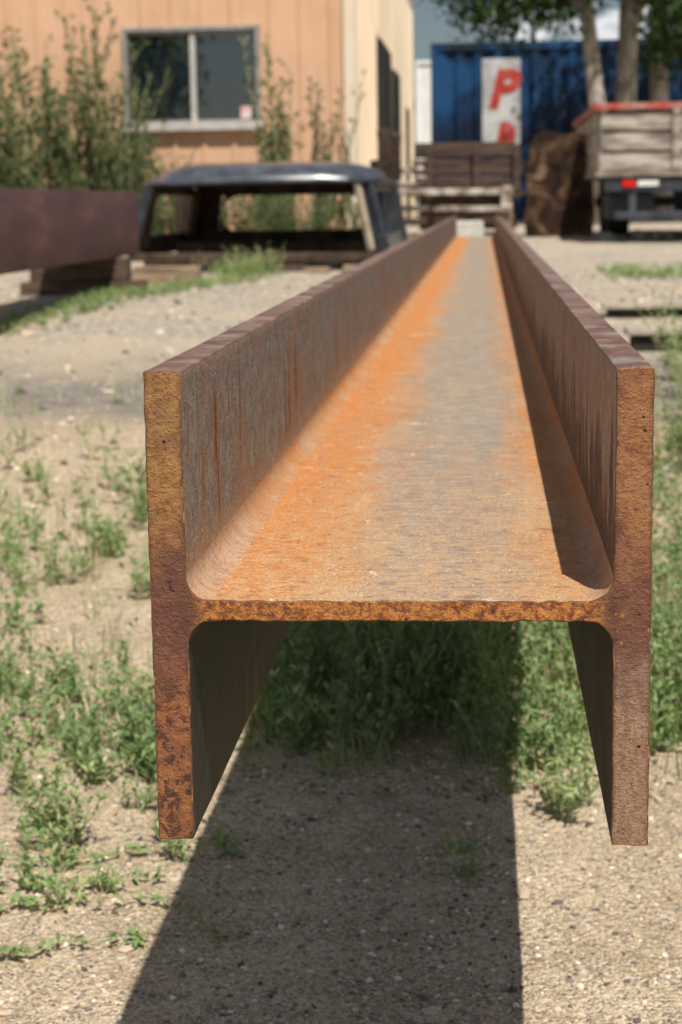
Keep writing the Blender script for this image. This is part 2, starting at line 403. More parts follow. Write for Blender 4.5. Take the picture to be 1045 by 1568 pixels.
mb = MB(); nx = len(xs)
vs = [(x, y, gz(x, y)) for y in yl for x in xs]
fs = [(j*nx+i, j*nx+i+1, (j+1)*nx+i+1, (j+1)*nx+i) for j in range(len(yl)-1) for i in range(nx-1)]
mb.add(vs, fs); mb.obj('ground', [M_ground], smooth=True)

def pebble_mat():
    m, nt, b = mk('pebbles', 0.85, 0.15)
    g = nt.nodes.new('ShaderNodeNewGeometry').outputs['Random Per Island']
    c = ramp(nt, g, [(0, (0.09, 0.08, 0.075)), (0.25, (0.24, 0.20, 0.17)), (0.5, (0.48, 0.37, 0.26)), (0.8, (0.66, 0.53, 0.38)), (1, (0.85, 0.80, 0.72))])
    base(nt, b, c); return m
t_ = (1+5**0.5)/2
ICO = [Vector(p).normalized() for p in ((-1,t_,0),(1,t_,0),(-1,-t_,0),(1,-t_,0),(0,-1,t_),(0,1,t_),(0,-1,-t_),(0,1,-t_),(t_,0,-1),(t_,0,1),(-t_,0,-1),(-t_,0,1))]
ICF = [(0,11,5),(0,5,1),(0,1,7),(0,7,10),(0,10,11),(1,5,9),(5,11,4),(11,10,2),(10,7,6),(7,1,8),(3,9,4),(3,4,2),(3,2,6),(3,6,8),(3,8,9),(4,9,5),(2,4,11),(6,2,10),(8,6,7),(9,8,1)]
def pebble(mb, x, y, r):
    sx, sy, sz = r*R.uniform(.7, 1.4), r*R.uniform(.7, 1.3), r*R.uniform(.4, .8)
    a = R.uniform(0, 6.28); ca, sa = math.cos(a), math.sin(a); z0 = gz(x, y)+sz*0.3
    vs = []
    for p in ICO:
        k = R.uniform(.75, 1.2); px, py = p.x*sx*k, p.y*sy*k
        vs.append((x+px*ca-py*sa, y+px*sa+py*ca, z0+p.z*sz*k))
    mb.add(vs, ICF)
mb = MB()
for i in range(17000):
    y = 1.40 + 2.0*R.random()**1.4; x = R.uniform(-0.33*y-0.12, 0.16*y+0.12)
    r = 0.0011 + 0.0030*R.random()**3
    if R.random() < 0.006: r = R.uniform(0.004, 0.007)
    pebble(mb, x, y, r)
for i in range(5500):
    y = R.uniform(3.8, 12); x = R.uniform(-0.31*y-0.2, 0.14*y+0.2)
    pebble(mb, x, y, 0.004+0.011*R.random()**4)
for (x, y, r) in ((-1.78, 6.9, .035), (-1.4, 8.2, .02), (.42, 8.6, .035), (.2, 9.6, .03), (.045, 1.92, .011)):
    pebble(mb, x, y, r)
mb.obj('gravel', [pebble_mat()])

# ================================================================ WEEDS
def leaf_mat(name, stops, tr=0.35):
    m = bpy.data.materials.new(name); m.use_nodes = True; nt = m.node_tree
    b = nt.nodes['Principled BSDF']; out = nt.nodes['Material Output']
    b.inputs['Roughness'].default_value = 0.55; b.inputs['Specular IOR Level'].default_value = 0.3
    g = nt.nodes.new('ShaderNodeNewGeometry').outputs['Random Per Island']
    n = noi(nt, objc(nt), 3.0, 2, 0.5)
    f = add(nt, mul(nt, g, 0.55), mr(nt, n, 0.3, 0.7, 0, 0.45, False))
    c = ramp(nt, f, stops); setin(nt, b.inputs['Base Color'], c)
    t = nt.nodes.new('ShaderNodeBsdfTranslucent')
    setin(nt, t.inputs[0], mix(nt, 1.0, c, (1.0, 1.1, 0.5), 'MULTIPLY'))
    ms = nt.nodes.new('ShaderNodeMixShader'); ms.inputs[0].default_value = tr
    nt.links.new(b.outputs[0], ms.inputs[1]); nt.links.new(t.outputs[0], ms.inputs[2]); nt.links.new(ms.outputs[0], out.inputs[0])
    return m
M_weed = leaf_mat('weed_leaves', [(0, (0.10, 0.18, 0.07)), (0.35, (0.20, 0.31, 0.12)), (0.65, (0.32, 0.42, 0.18)), (0.88, (0.47, 0.50, 0.24)), (1, (0.64, 0.55, 0.33))])
M_stem = simple('weed_stems', (0.24, 0.28, 0.12), (0.42, 0.38, 0.21), 20)
M_dry = simple('dry_stalks', (0.50, 0.40, 0.26), (0.70, 0.60, 0.42), 20)
M_shrub = leaf_mat('shrub_leaves', [(0, (0.045, 0.075, 0.035)), (0.4, (0.10, 0.145, 0.065)), (0.75, (0.16, 0.21, 0.105)), (1, (0.31, 0.21, 0.15))])
M_tree = leaf_mat('tree_leaves', [(0, (0.025, 0.05, 0.015)), (0.5, (0.05, 0.10, 0.028)), (1, (0.12, 0.19, 0.06))], 0.3)

def leaf(mb, p, d, L, W, mi=0, droop=0.3):
    d = d.normalized(); s = d.cross(Vector((R.uniform(-.4, .4), R.uniform(-.4, .4), 1)))
    if s.length < 1e-3: s = Vector((1, 0, 0))
    s.normalize(); u = s.cross(d)
    m1 = p + d*L*0.35 + u*L*0.04; m2 = p + d*L*0.7 - Vector((0, 0, 1))*L*droop*0.3
    t = p + d*L - Vector((0, 0, 1))*L*droop
    k = s*W*0.5
    mb.add([p, m1-k, m1+k, m2-k*0.8, m2+k*0.8, t], [(0, 1, 2), (1, 3, 4, 2), (3, 5, 4)], mi)
def stem(mb, pts, r, mi):
    n = len(pts); o = []; fs = []
    for i, p in enumerate(pts):
        rr = r*(1-0.7*i/(n-1))
        for k in range(3):
            a = 2.094*k; o.append((p.x+rr*math.cos(a), p.y+rr*math.sin(a), p.z))
    for i in range(n-1):
        for k in range(3):
            fs.append((i*3+k, i*3+(k+1) % 3, (i+1)*3+(k+1) % 3, (i+1)*3+k))
    mb.add(o, fs, mi)
def weed(mb, x, y, h, ns=5, lean=0.4, L=0.025, W=0.006, dens=1.0, lm=0, sm=1, zb=None, branch=True):
    z = (gz(x, y) if zb is None else zb) - 0.003
    for s in range(ns):
        a = R.uniform(0, 6.283); ln = R.uniform(0.05, lean); hh = h*R.uniform(.55, 1.05)
        dx, dy = math.cos(a)*ln, math.sin(a)*ln
        n = 6; pts = []
        bx, by = x+R.uniform(-.01, .01), y+R.uniform(-.01, .01); cv = R.uniform(-.15, .3)
        wx, wy = R.uniform(-.05, .05), R.uniform(-.05, .05)
        for i in range(n+1):
            t = i/n
            pts.append(Vector((bx+dx*hh*(t+cv*t*t)+wx*hh*math.sin(t*5), by+dy*hh*(t+cv*t*t)+wy*hh*math.sin(t*4), z+hh*t*(1-0.25*ln*t))))
        stem(mb, pts, max(0.0009, h*0.007), sm)
        nl = max(5, int(dens*hh/(L*0.30)))
        for i in range(nl):
            t = 0.08+0.92*(i+R.random())/nl; k = min(n-1, int(t*n)); f = t*n-k
            p = pts[k].lerp(pts[k+1], f); aa = i*2.4+R.uniform(-.5, .5); up = R.uniform(.25, 1.1)+0.7*t
            d = Vector((math.cos(aa), math.sin(aa), up))
            sc = (1.15-0.6*t)*R.uniform(.6, 1.2)
            leaf(mb, p, d, L*sc, W*sc, lm, R.uniform(0, .45))
            if branch and R.random() < 0.25:
                q = p + d.normalized()*L*R.uniform(.8, 1.8)
                stem(mb, [p, q], max(0.0006, h*0.003), sm)
                for _ in range(4):
                    leaf(mb, p.lerp(q, R.uniform(.4, 1)), Vector((R.uniform(-1, 1), R.uniform(-1, 1), R.uniform(.2, 1.4))), L*.6, W*.8, lm)
def blades(mb, x, y, h, n, lm=0, w=0.003):
    z = gz(x, y)
    for _ in range(n):
        a = R.uniform(0, 6.28); ln = R.uniform(.1, .7)*h; hh = h*R.uniform(.5, 1.1)
        b = Vector((x+R.uniform(-.02, .02), y+R.uniform(-.02, .02), z)); dx, dy = math.cos(a), math.sin(a)
        k = Vector((-dy, dx, 0))*w*.5
        m = b+Vector((dx*ln*.3, dy*ln*.3, hh*.6)); t = b+Vector((dx*ln, dy*ln, hh))
        mb.add([b-k, b+k, m+k*.8, m-k*.8, t], [(0, 1, 2, 3), (3, 2, 4)], lm)

mb = MB()
for (x, y, h, n) in ((-.56, 2.12, .10, 6), (-.51, 2.07, .085, 6), (-.60, 2.02, .09, 6), (-.45, 2.2, .07, 4), (-.53, 1.93, .055, 5), (-.62, 2.25, .09, 6), (-.545, 2.05, .09, 6),
                     (-.42, 2.32, .06, 4), (-.48, 1.86, .045, 4), (-.58, 1.82, .05, 4), (.10, 2.17, .10, 6), (.12, 2.22, .08, 4), (.055, 2.30, .07, 3), (.085, 2.2, .07, 5),
                     (-.03, 2.05, .018, 3), (-.31, 2.03, .03, 4), (-.29, 1.79, .022, 3), (-.02, 1.98, .014, 3), (.03, 2.28, .04, 3), (-.36, 2.02, .03, 4),
                     (-.50, 1.98, .06, 5), (-.56, 1.90, .05, 5), (-.44, 1.92, .035, 4), (-.40, 2.08, .035, 4)):
    weed(mb, x, y, h, n, 0.7, 0.026, 0.0062)
for (x0, y0, x1, y1) in ((-.56, 1.84, -.33, 1.88), (-.55, 1.98, -.30, 2.07), (-.54, 1.72, -.36, 1.77), (-.53, 1.90, -.37, 1.95)):
    pts = [Vector((x0+(x1-x0)*i/8, y0+(y1-y0)*i/8+R.uniform(-.012, .012), 0)) for i in range(9)]
    for p in pts: p.z = gz(p.x, p.y)+0.008
    stem(mb, pts, .0014, 1)
    for i in range(60):
        t = R.uniform(0, 7.99); p = pts[int(t)].lerp(pts[int(t)+1], t-int(t))
        leaf(mb, p, Vector((R.uniform(-1, 1), R.uniform(-1, 1), R.uniform(.1, .9))), R.uniform(.011, .022), .006)
def density(x, y):
    n = mnoise.noise(Vector((x*1.9+4, y*1.5, 0)))*0.5+0.5
    n2 = mnoise.noise(Vector((x*5, y*4, 7)))*0.5+0.5
    inner = S(-.50, -.38, x)*(1-S(.26, .40, x))
    front = S(2.32, 2.50, y+0.06*math.sin(x*9)+.05*math.sin(x*23))
    pat = S(.43, .60, 0.5*n+0.5*n2)
    side = 0.66*pat*S(-1.6, -.5, x) + 0.06
    if x > .3: side = .5*S(.3, .6, n2)
    d = front*(inner*.9 + (1-inner)*side)
    far = 1-S(3.4, 5.8, y) if not (-.38 < x < .3) else 1-S(4.6, 5.6, y)
    return d*far
cnt = 0
for i in range(2800):
    y = 2.28+3.6*R.random()**1.2; x = R.uniform(-0.31*y-.15, 0.15*y+.15)
    if R.random() > density(x, y): continue
    inner = -.45 < x < .35
    h = R.uniform(.06, .20 if inner else .125)*(0.65 if y < 2.5 else 1.0)
    sc = 1.3 if y > 3.2 else 1.1
    weed(mb, x, y, h, R.randint(3, 5), 0.5, 0.026*sc, 0.0068*sc, dens=0.6 if y < 3.4 else 0.42)
    cnt += 1
for i in range(2200):
    y = 2.3+3.4*R.random(); x = R.uniform(-0.31*y-.15, 0.15*y+.15)
    if R.random() > density(x, y)*0.8+0.08: continue
    blades(mb, x, y, R.uniform(.04, .12), 6, lm=2 if (R.random() < .5 and not -.38 < x < .28) else 0)
for (x, y, h) in ((-.0, 2.62, .26), (.02, 2.7, .24), (-.12, 2.7, .22), (-.2, 2.62, .2), (-.3, 2.75, .22), (.16, 2.75, .22), (.2, 2.9, .25)):
    weed(mb, x, y, h, 3, .25, .035, .007)
for i in range(300):
    t = R.random(); x = -2.0+.55*t+R.gauss(0, .08); y = 6.6+4.0*t+R.gauss(0, .14)
    weed(mb, x, y, R.uniform(.03, .08), 4, .8, .03, .007, dens=.6, branch=False)
for i in range(50):
    weed(mb, -1.45+R.gauss(0, .10), 11.0+R.gauss(0, .2), R.uniform(.08, .24), 4, .5, .05, .012, dens=.6, branch=False)
for i in range(120):
    weed(mb, R.uniform(.7, 1.5), 10.6+R.gauss(0, .5), R.uniform(.03, .09), 4, .8, .035, .009, dens=.6, branch=False)
for i in range(55):
    y = R.uniform(3.4, 6.2); weed(mb, .105*y+R.gauss(.09, .05), y, R.uniform(.12, .36), 4, .4, .035, .009, dens=.6)
mb.obj('weeds', [M_weed, M_stem, M_dry])
mb = MB()
for i in range(520):
    y = 2.15+2.6*R.random(); x = R.uniform(-0.3*y, 0.14*y); a = R.uniform(0, 3.14); L = R.uniform(.01, .08)
    p = Vector((x, y, gz(x, y)+.004)); q = p+Vector((math.cos(a)*L, math.sin(a)*L, R.uniform(0, .012)))
    stem(mb, [p, p.lerp(q, .5)+Vector((0, 0, .004)), q], R.uniform(.0006, .0014), 0 if R.random() < .6 else 1)
for i in range(420):
    y = 2.25+.5*R.random(); x = R.uniform(-.35, .25) if R.random() < .6 else R.uniform(-.7, .4)
    leaf(mb, Vector((x, y, gz(x, y)+.004)), Vector((R.uniform(-1, 1), R.uniform(-1, 1), .2)), R.uniform(.01, .022), R.uniform(.004, .009), 0 if R.random() < .5 else 1)
mb.obj('dry_twigs', [M_dry, simple('dead_leaves', (.10, .06, .035), (.22, .13, .075), 30)])

def shrub(name, items):
    mb = MB()
    for (x, y, h, n, ln) in items: weed(mb, x, y, h, n, ln, h*0.04+0.035, h*0.014+0.016, dens=1.1, branch=True)
    return mb.obj(name, [M_shrub, M_stem])
it = []
for i in range(46):
    x = -5.4+2.45*R.random(); hh = 1.0+1.15*S(-5.4, -4.2, x)*(1-S(-3.75, -3.1, x)) + R.uniform(-.5, .25)
    it.append((x, 17.4+R.gauss(0, .25), max(.6, hh), 4, .38))
for i in range(30): it.append((R.uniform(-5.3, -3.0), 16.9, R.uniform(.5, 1.2), 5, .6))
shrub('tall_weeds', it)
shrub('tall_weeds', [(-2.0+R.gauss(0, .07), 17.3+R.gauss(0, .15), R.uniform(1.0, 2.1), 3, .09) for i in range(9)])
shrub('tall_weeds', [(-1.50+R.gauss(0, .12), 17.3+R.gauss(0, .15), R.uniform(.7, 1.45), 3, .2) for i in range(8)] +
      [(R.uniform(-3.0, -.8), 16.4+R.gauss(0, .3), R.uniform(.25, .75), 5, .5) for i in range(50)])

# ================================================================ METAL BUILDING
HB = 4.9
def siding(name, c1, c2):
    m, nt, b = mk(name, 0.6, 0.2)
    v = objc(nt); n = noi(nt, v, 1.3, 5, 0.65); s = noi(nt, vmul(nt, v, (6, 6, 0.4)), 2.5, 5, 0.65)
    c = mix(nt, mr(nt, n, 0.3, 0.7), c1, c2); z = sep(nt, v)[2]
    c = mix(nt, mr(nt, s, 0.48, 0.72, 0, 0.35), c, tuple(k*0.66 for k in c1))
    c = mix(nt, mr(nt, z, 1.0, 0.35, 0, 0.5), c, (0.33, 0.22, 0.14))
    base(nt, b, c); return m
M_sid = siding('siding_peach', (0.63, 0.385, 0.24), (0.71, 0.445, 0.29))
M_sid2 = siding('siding_peach_lit', (0.86, 0.69, 0.50), (0.90, 0.74, 0.56))  # side wall's sunlit look put into a paler siding colour
M_trim = simple('trim_cream', (0.74, 0.62, 0.47), (0.80, 0.68, 0.53), 3)
M_wframe = simple('window_aluminium', (0.26, 0.245, 0.23), (0.35, 0.33, 0.31), 8, rough=0.5)
M_sill = simple('window_sill', (0.46, 0.43, 0.40), (0.58, 0.55, 0.51), 8, rough=0.6)
M_black = simple('dark_interior', (0.02, 0.018, 0.016), (0.035, 0.03, 0.028), 4)
M_roof = simple('roof_metal', (0.35, 0.33, 0.3), (0.42, 0.4, 0.37), 3)
m, nt, b = mk('window_glass', 0.02, 1.0); base(nt, b, (0.006, 0.010, 0.018))
b.inputs['IOR'].default_value = 2.0; M_glass = m
bld = empty('metal_building', (-4, 18.5, 0.4))
def ribbed(y0, x0, x1, z0, z1, mb, axis='x', sgn=-1, mi=0, pitch=0.305):
    t = x0; prof = [(x0, 0)]
    while t + pitch <= x1+1e-6:
        c = t+pitch*0.5
        prof += [(c-.03, 0), (c-.015, .018), (c+.015, .018), (c+.03, 0)]; t += pitch
    prof.append((x1, 0)); vs = []
    for (a, d) in prof:
        for z in (z0, z1):
            vs.append((a, y0+sgn*d, z) if axis == 'x' else (y0+sgn*d, a, z))
    fs = [(2*i, 2*i+2, 2*i+3, 2*i+1) for i in range(len(prof)-1)]
    mb.add(vs, fs, mi)
def place(o): o.parent = bld; o.matrix_parent_inverse = Matrix.Translation(bld.location).inverted(); return o
WX0, WX1, WZ0, WZ1 = -3.60, -2.29, 1.60, 2.51
WY = 18.5
mb = MB()
ribbed(WY, -12.0, WX0, 0.3, HB, mb); ribbed(WY, WX0, WX1, 0.3, WZ0, mb); ribbed(WY, WX0, WX1, WZ1, HB, mb)
ribbed(WY, WX1, -1.36, 0.3, HB, mb)
place(mb.obj('front_wall', [M_sid]))
SX = -1.33
mb = MB()
for (a, b_, z0, z1) in ((18.5, 22.0, .3, HB), (22.0, 24.4, 2.85, HB), (24.4, 25.6, .3, HB), (25.6, 27.6, 2.7, HB), (27.6, 31.5, .3, HB), (31.5, 33.2, 2.4, HB), (33.2, 35.0, .3, HB)):
    ribbed(SX, a, b_, z0, z1, mb, 'y', 1)
place(mb.obj('side_wall', [M_sid2]))
mb = MB(); mb.box((SX-.6, 21.8, .3), (SX-.04, 33.5, 3.0)); place(mb.obj('door_interior', [M_black]))  # near-black box; shade inside the doorways is put into its colour
mb = MB()
mb.box((SX+.05, 22.0, .3), (SX+.12, 24.3, 2.7)); mb.box((SX+.05, 25.7, .3), (SX+.10, 27.3, 2.6)); place(mb.obj('doorway_shade_sheets', [M_black]))  # near-black sheets over the openings, standing in for shade in open doorways
mb = MB(); mb.box((-12, 18.6, HB-.005), (SX, 35, HB+.1)); mb.box((-12.0, 34.9, .3), (SX-.02, 35.0, HB-.01)); mb.box((-12.0, 18.6, .3), (-11.9, 34.8, HB-.01))
mb.box((-12.1, 18.35, HB), (SX+.14, 18.595, HB+.18)); mb.box((SX+.005, 18.6, HB), (SX+.14, 35, HB+.18))
place(mb.obj('roof', [M_roof]))
mb = MB(); mb.box((-1.40, WY-.05, .3), (SX+.05, WY-.002, HB-.01)); mb.box((SX+.002, WY, .3), (SX+.048, WY+.14, HB-.01))
for yy, zz in ((21.94, 2.85), (24.4, 2.85), (25.54, 2.7), (27.6, 2.7)): mb.box((SX-.05, yy, .3), (SX+.06, yy+.07, zz))
place(mb.obj('corner_trim', [M_trim], bevel=.006))
mb = MB(); fw = .045
mb.box((WX0-fw, WY-.07, WZ1), (WX1+fw, WY+.08, WZ1+fw)); mb.box((WX0-fw-.02, WY-.10, WZ0-fw*1.7), (WX1+fw+.02, WY+.08, WZ0), 1)
mb.box((WX0-fw, WY-.07, WZ0+.001), (WX0, WY+.08, WZ1-.001)); mb.box((WX1, WY-.07, WZ0+.001), (WX1+fw, WY+.08, WZ1-.001))
cx = (WX0+WX1)/2+.02
mb.box((cx-.035, WY-.04, WZ0+.001), (cx+.02, WY+.07, WZ1-.001), 1)
for (a, b_) in ((WX0+.001, cx-.036), (cx+.021, WX1-.001)):
    mb.box((a, WY-.02, WZ0+.001), (b_, WY+.03, WZ0+.03)); mb.box((a, WY-.02, WZ1-.03), (b_, WY+.03, WZ1-.001))
place(mb.obj('window_frame', [M_wframe, M_sill], bevel=.004))
mb = MB(); mb.box((WX0+.002, WY+.032, WZ0+.002), (cx-.04, WY+.045, WZ1-.002)); mb.box((cx+.03, WY+.012, WZ0+.002), (WX1-.002, WY+.025, WZ1-.002))
place(mb.obj('window_panes', [M_glass]))
M_pink = simple('sticker', (0.65, 0.25, 0.25), (0.75, 0.65, 0.62), 14)
mb = MB(); mb.box((WX1-.17, WY+.004, WZ0+.04), (WX1-.06, WY+.009, WZ0+.16)); place(mb.obj('window_sticker', [M_pink]))

# ================================================================ TRUCK CAB SHELL
M_paint = simple('faded_dark_paint', (0.015, 0.018, 0.024), (0.04, 0.045, 0.055), 5, rough=0.30, spec=0.6, bmp=0.03)
M_rpaint = simple('roof_paint_sky_lit', (0.022, 0.027, 0.038), (0.085, 0.095, 0.115), 4, rough=0.28, spec=0.7, bmp=0.03)  # sky highlight on the roof put into a paler paint colour
M_inner = simple('cab_rusty_inside', (0.04, 0.026, 0.018), (0.10, 0.066, 0.042), 7)
M_lin = simple('cab_pillar_beige', (0.30, 0.24, 0.17), (0.42, 0.35, 0.26), 6)
cab = empty('truck_cab_shell', (-1.45, 12.9, .45))
def cplace(o): o.parent = cab; o.matrix_parent_inverse = Matrix.Translation(cab.location).inverted(); return o
nxr, nyr = 28, 20; vs = []; fs = []
for side in (0, 1):
    for j in range(nyr+1):
        for i in range(nxr+1):
            u = 2*i/nxr-1; v_ = 2*j/nyr-1
            uu = u*math.sqrt(1-0.16*v_*v_); vv = v_*math.sqrt(1-0.16*u*u)
            r = (abs(u)**7 + abs(v_)**7)**(1/7); r = min(1, r)
            x = -1.475+uu*0.80; y = 12.95+vv*1.12
            top = 0.925+0.120*(1-r**6)**0.55 + 0.012*(1-u*u)
            bot = 0.915+0.070*(1-r**4)
            if side == 0: top += 0.006*(math.exp(-((abs(u)-.55)/.07)**2))
            vs.append((x, y, top if side == 0 else bot))
n1_ = (nxr+1)*(nyr+1)
for j in range(nyr):
    for i in range(nxr):
        a = j*(nxr+1)+i
        fs.append((a, a+1, a+nxr+2, a+nxr+1)); fs.append((n1_+a, n1_+a+nxr+1, n1_+a+nxr+2, n1_+a+1))
ring = [i for i in range(nxr+1)]+[j*(nxr+1)+nxr for j in range(1, nyr+1)]+[nyr*(nxr+1)+i for i in range(nxr-1, -1, -1)]+[j*(nxr+1) for j in range(nyr-1, 0, -1)]
for k in range(len(ring)):
    a, b_ = ring[k], ring[(k+1) % len(ring)]; fs.append((a, n1_+a, n1_+b_, b_))
mb = MB(); mb.add(vs, fs); cplace(mb.obj('roof', [M_rpaint], angle=60))
mb = MB()
mb.bar((-2.20, 11.89, .912), (-.75, 11.89, .912), .03, .022); mb.bar((-.70, 11.98, .915), (-.69, 13.9, .915), .03, .03, 0)
mb.bar((-2.25, 11.98, .915), (-2.26, 13.9, .915), .03, .03)
mb.bar((-2.20, 11.92, .91), (-2.33, 11.80, .46), .06, .05, 0)
mb.bar((-.83, 11.92, .91), (-.73, 11.82, .46), .035, .05, 2)
mb.bar((-.775, 11.98, .91), (-.665, 11.92, .46), .05, .10, 0)
mb.bar((-.74, 13.9, .91), (-.655, 14.0, .46), .05, .20, 0); mb.bar((-.765, 12.85, .91), (-.665, 12.75, .5), .05, .09, 0)
mb.bar((-.665, 11.85, .50), (-.655, 14.0, .50), .07, .14, 0)
mb.bar((-.735, 12.05, .88), (-.72, 13.85, .88), .04, .06, 0)
mb.bar((-2.25, 13.80, .91), (-2.33, 13.95, .46), .06, .34, 1); mb.bar((-2.33, 11.85, .50), (-2.33, 14.0, .50), .05, .14, 1)
mb.bar((-2.24, 11.95, .885), (-2.26, 13.95, .885), .05, .075, 1); mb.bar((-2.24, 12.25, .88), (-2.31, 12.2, .5), .04, .06, 1)
mb.bar((-2.30, 14.0, .50), (-.66, 14.0, .50), .05, .15, 1); mb.bar((-2.25, 13.98, .885), (-.72, 13.98, .885), .05, .09, 1)
mb.bar((-2.14, 13.98, .90), (-2.18, 14.0, .5), .24, .05, 1, up=Vector((0, 1, 0))); mb.bar((-.82, 13.98, .90), (-.74, 14.0, .5), .10, .05, 1, up=Vector((0, 1, 0)))
for (x, z, sx, sz) in ((-2.03, .575, 1, 1), (-2.0, .84, 1, -1), (-.84, .575, -1, 1), (-.88, .84, -1, -1)):
    mb.add([(x, 13.965, z), (x+sx*.09, 13.965, z), (x+sx*.03, 13.965, z+sz*.03), (x, 13.965, z+sz*.09)], [(0, 1, 2), (0, 2, 3)], 1)
mb.bar((-2.34, 11.82, .44), (-.68, 11.82, .425), .05, .055, 1)
mb.box((-2.28, 13.2, .385), (-.70, 13.95, .43), 1); mb.box((-2.28, 12.0, .375), (-.72, 12.12, .43), 1); mb.bar((-2.2, 12.9, .47), (-.75, 12.9, .46), .06, .08, 1)
cplace(mb.obj('pillars_and_sills', [M_paint, M_inner, M_lin], bevel=.012, seg=3))
mb = MB()
for (x, y) in ((-2.2, 11.95), (-1.3, 12.0), (-.85, 12.2), (-2.1, 13.8), (-.8, 13.8)):
    mb.box((x-.12, y-.08, .28), (x+.12, y+.08, .37))
mb.obj('timber_block', [M_timx], bevel=.006)
mb = MB(); mb.box((-1.15, 11.45, .32), (-.98, 11.55, .37)); mb.box((-.9, 11.5, .32), (-.78, 11.62, .38)); mb.obj('timber_block', [M_tim], bevel=.01)

# ================================================================ SHIPPING CONTAINER + SIGN
def cont_mat():
    m, nt, b = mk('container_blue', .5, .3); v = objc(nt)
    n = noi(nt, v, .9, 6, .65, .4); n2 = noi(nt, vmul(nt, v, (1, 1, .25)), 6, 5, .65)
    c = ramp(nt, n, [(.36, (.005, .014, .035)), (.50, (.007, .030, .085)), (.62, (.012, .07, .19))])  # shade from the trees is put into this dark, mottled blue
    c = mix(nt, mr(nt, n2, .56, .68, 0, .7), c, (.02, .014, .012))
    base(nt, b, c); return m
M_blue = cont_mat()
M_white = simple('painted_white', (0.74, 0.74, 0.72), (0.82, 0.82, 0.80), 5, bmp=.02)
M_red = simple('painted_red', (0.42, 0.03, 0.02), (0.50, 0.09, 0.07), 5, bmp=.02)
M_signw = simple('sign_weathered_white', (0.33, 0.34, 0.36), (0.62, 0.62, 0.61), 2.4, bmp=.02)
ct = empty('shipping_container', (2.3, 28, .5))
def ctp(o): o.parent = ct; o.matrix_parent_inverse = Matrix.Translation(ct.location).inverted(); return o
CX0, CX1, CY, CZ = -.78, 5.3, 27.5, 3.10
mb = MB(); t = CX0+.12; prof = [(t, 0)]
while t < CX1-.3:
    prof += [(t+.07, 0), (t+.14, .045), (t+.21, .045), (t+.28, 0)]; t += .28
prof.append((CX1-.12, 0)); vs = []
for a, d in prof: vs += [(a, CY+.02+d, .62), (a, CY+.02+d, CZ-.1)]
mb.add(vs, [(2*i, 2*i+2, 2*i+3, 2*i+1) for i in range(len(prof)-1)])
mb.box((CX0+.05, CY+.1, .6), (CX1-.05, CY+2.35, CZ-.03))
for x in (CX0, CX1-.12): mb.box((x, CY-.01, .48), (x+.12, CY+.11, CZ)); mb.box((x, CY+2.3, .48), (x+.12, CY+2.42, CZ))
mb.box((CX0+.121, CY-.005, CZ-.12), (CX1-.121, CY+.09, CZ-.002)); mb.box((CX0+.121, CY-.005, .48), (CX1-.121, CY+.09, .63))
ctp(mb.obj('container_body', [M_blue], bevel=.008))
sg = empty('painted_sign', (.27, 27.4, 2))
def sgp(o): o.parent = sg; o.matrix_parent_inverse = Matrix.Translation(sg.location).inverted(); return o
mb = MB(); mb.box((-.02, 27.44, 1.58), (.55, 27.47, 2.85)); sgp(mb.obj('sign_panel', [M_signw], bevel=.01))
def glyph(ch, x, z, size, shear=.25):
    cu = bpy.data.curves.new('letter', 'FONT'); cu.body = ch; cu.size = size; cu.extrude = .004; cu.offset = .034; cu.shear = shear
    o = bpy.data.objects.new('letter_'+ch, cu); scene.collection.objects.link(o)
    o.location = (x, 27.432, z); o.rotation_euler = (D2R(90), 0, 0); cu.materials.append(M_red); return sgp(o)
glyph('P', .07, 2.16, .74)
mb = MB(); mb.add([(.18, 27.43, 1.60), (.32, 27.43, 1.60), (.37, 27.43, 1.93), (.26, 27.43, 1.93)], [(0, 1, 2, 3)])
mb.add([(.34, 27.43, 1.64), (.46, 27.43, 1.60), (.48, 27.43, 1.82), (.38, 27.43, 1.93)], [(0, 1, 2, 3)]); sgp(mb.obj('letter_lower', [M_red]))
mb = MB(); mb.box((-1.30, 36, .9), (3.5, 44, 3.45)); mb.box((-1.2, 37, .45), (-1.0, 38, .9)); mb.box((3.2, 37, .45), (3.4, 38, .9))
mb.bar((-1.32, 36, 3.45), (3.5, 36, 3.45), .08, .08); mb.bar((-1.32, 36, .93), (3.5, 36, .93), .08, .08); mb.bar((-1.3, 35.98, .95), (-1.3, 35.98, 3.45), .06, .06)
mb.obj('white_box_trailer', [M_white], bevel=.02)

# ================================================================ WOODEN TRAILER (right)
M_plank = simple('planks_pale', (0.17, 0.135, 0.11), (0.52, 0.47, 0.40), 3.2, bmp=.5, stretch=(.8, 1, 4), detail=7)
M_plankd = simple('planks_dark', (0.04, 0.026, 0.02), (0.12, 0.078, 0.056), 4, bmp=.5, stretch=(.6, 1, 7))
M_redp = simple('red_paint_worn', (0.42, 0.07, 0.05), (0.40, 0.25, 0.2), 9)
M_frame = simple('trailer_steel', (0.03, 0.035, 0.045), (0.07, 0.075, 0.09), 5, rough=.5)
M_rub = simple('tyre_rubber', (0.018, 0.018, 0.018), (0.035, 0.033, 0.03), 8)
M_lens = simple('red_lens', (0.55, 0.01, 0.008), (0.65, 0.02, 0.015), 8, rough=.25)
M_grey = simple('galvanised', (0.42, 0.42, 0.42), (0.55, 0.55, 0.54), 6, rough=.5)
tr = empty('wooden_trailer', (2.1, 17, .45))
def trp(o): o.parent = tr; o.matrix_parent_inverse = Matrix.Translation(tr.location).inverted(); return o
TX0, TX1, TY0, TY1 = .95, 3.1, 15.4, 19.0
mb = MB(); z = 1.005
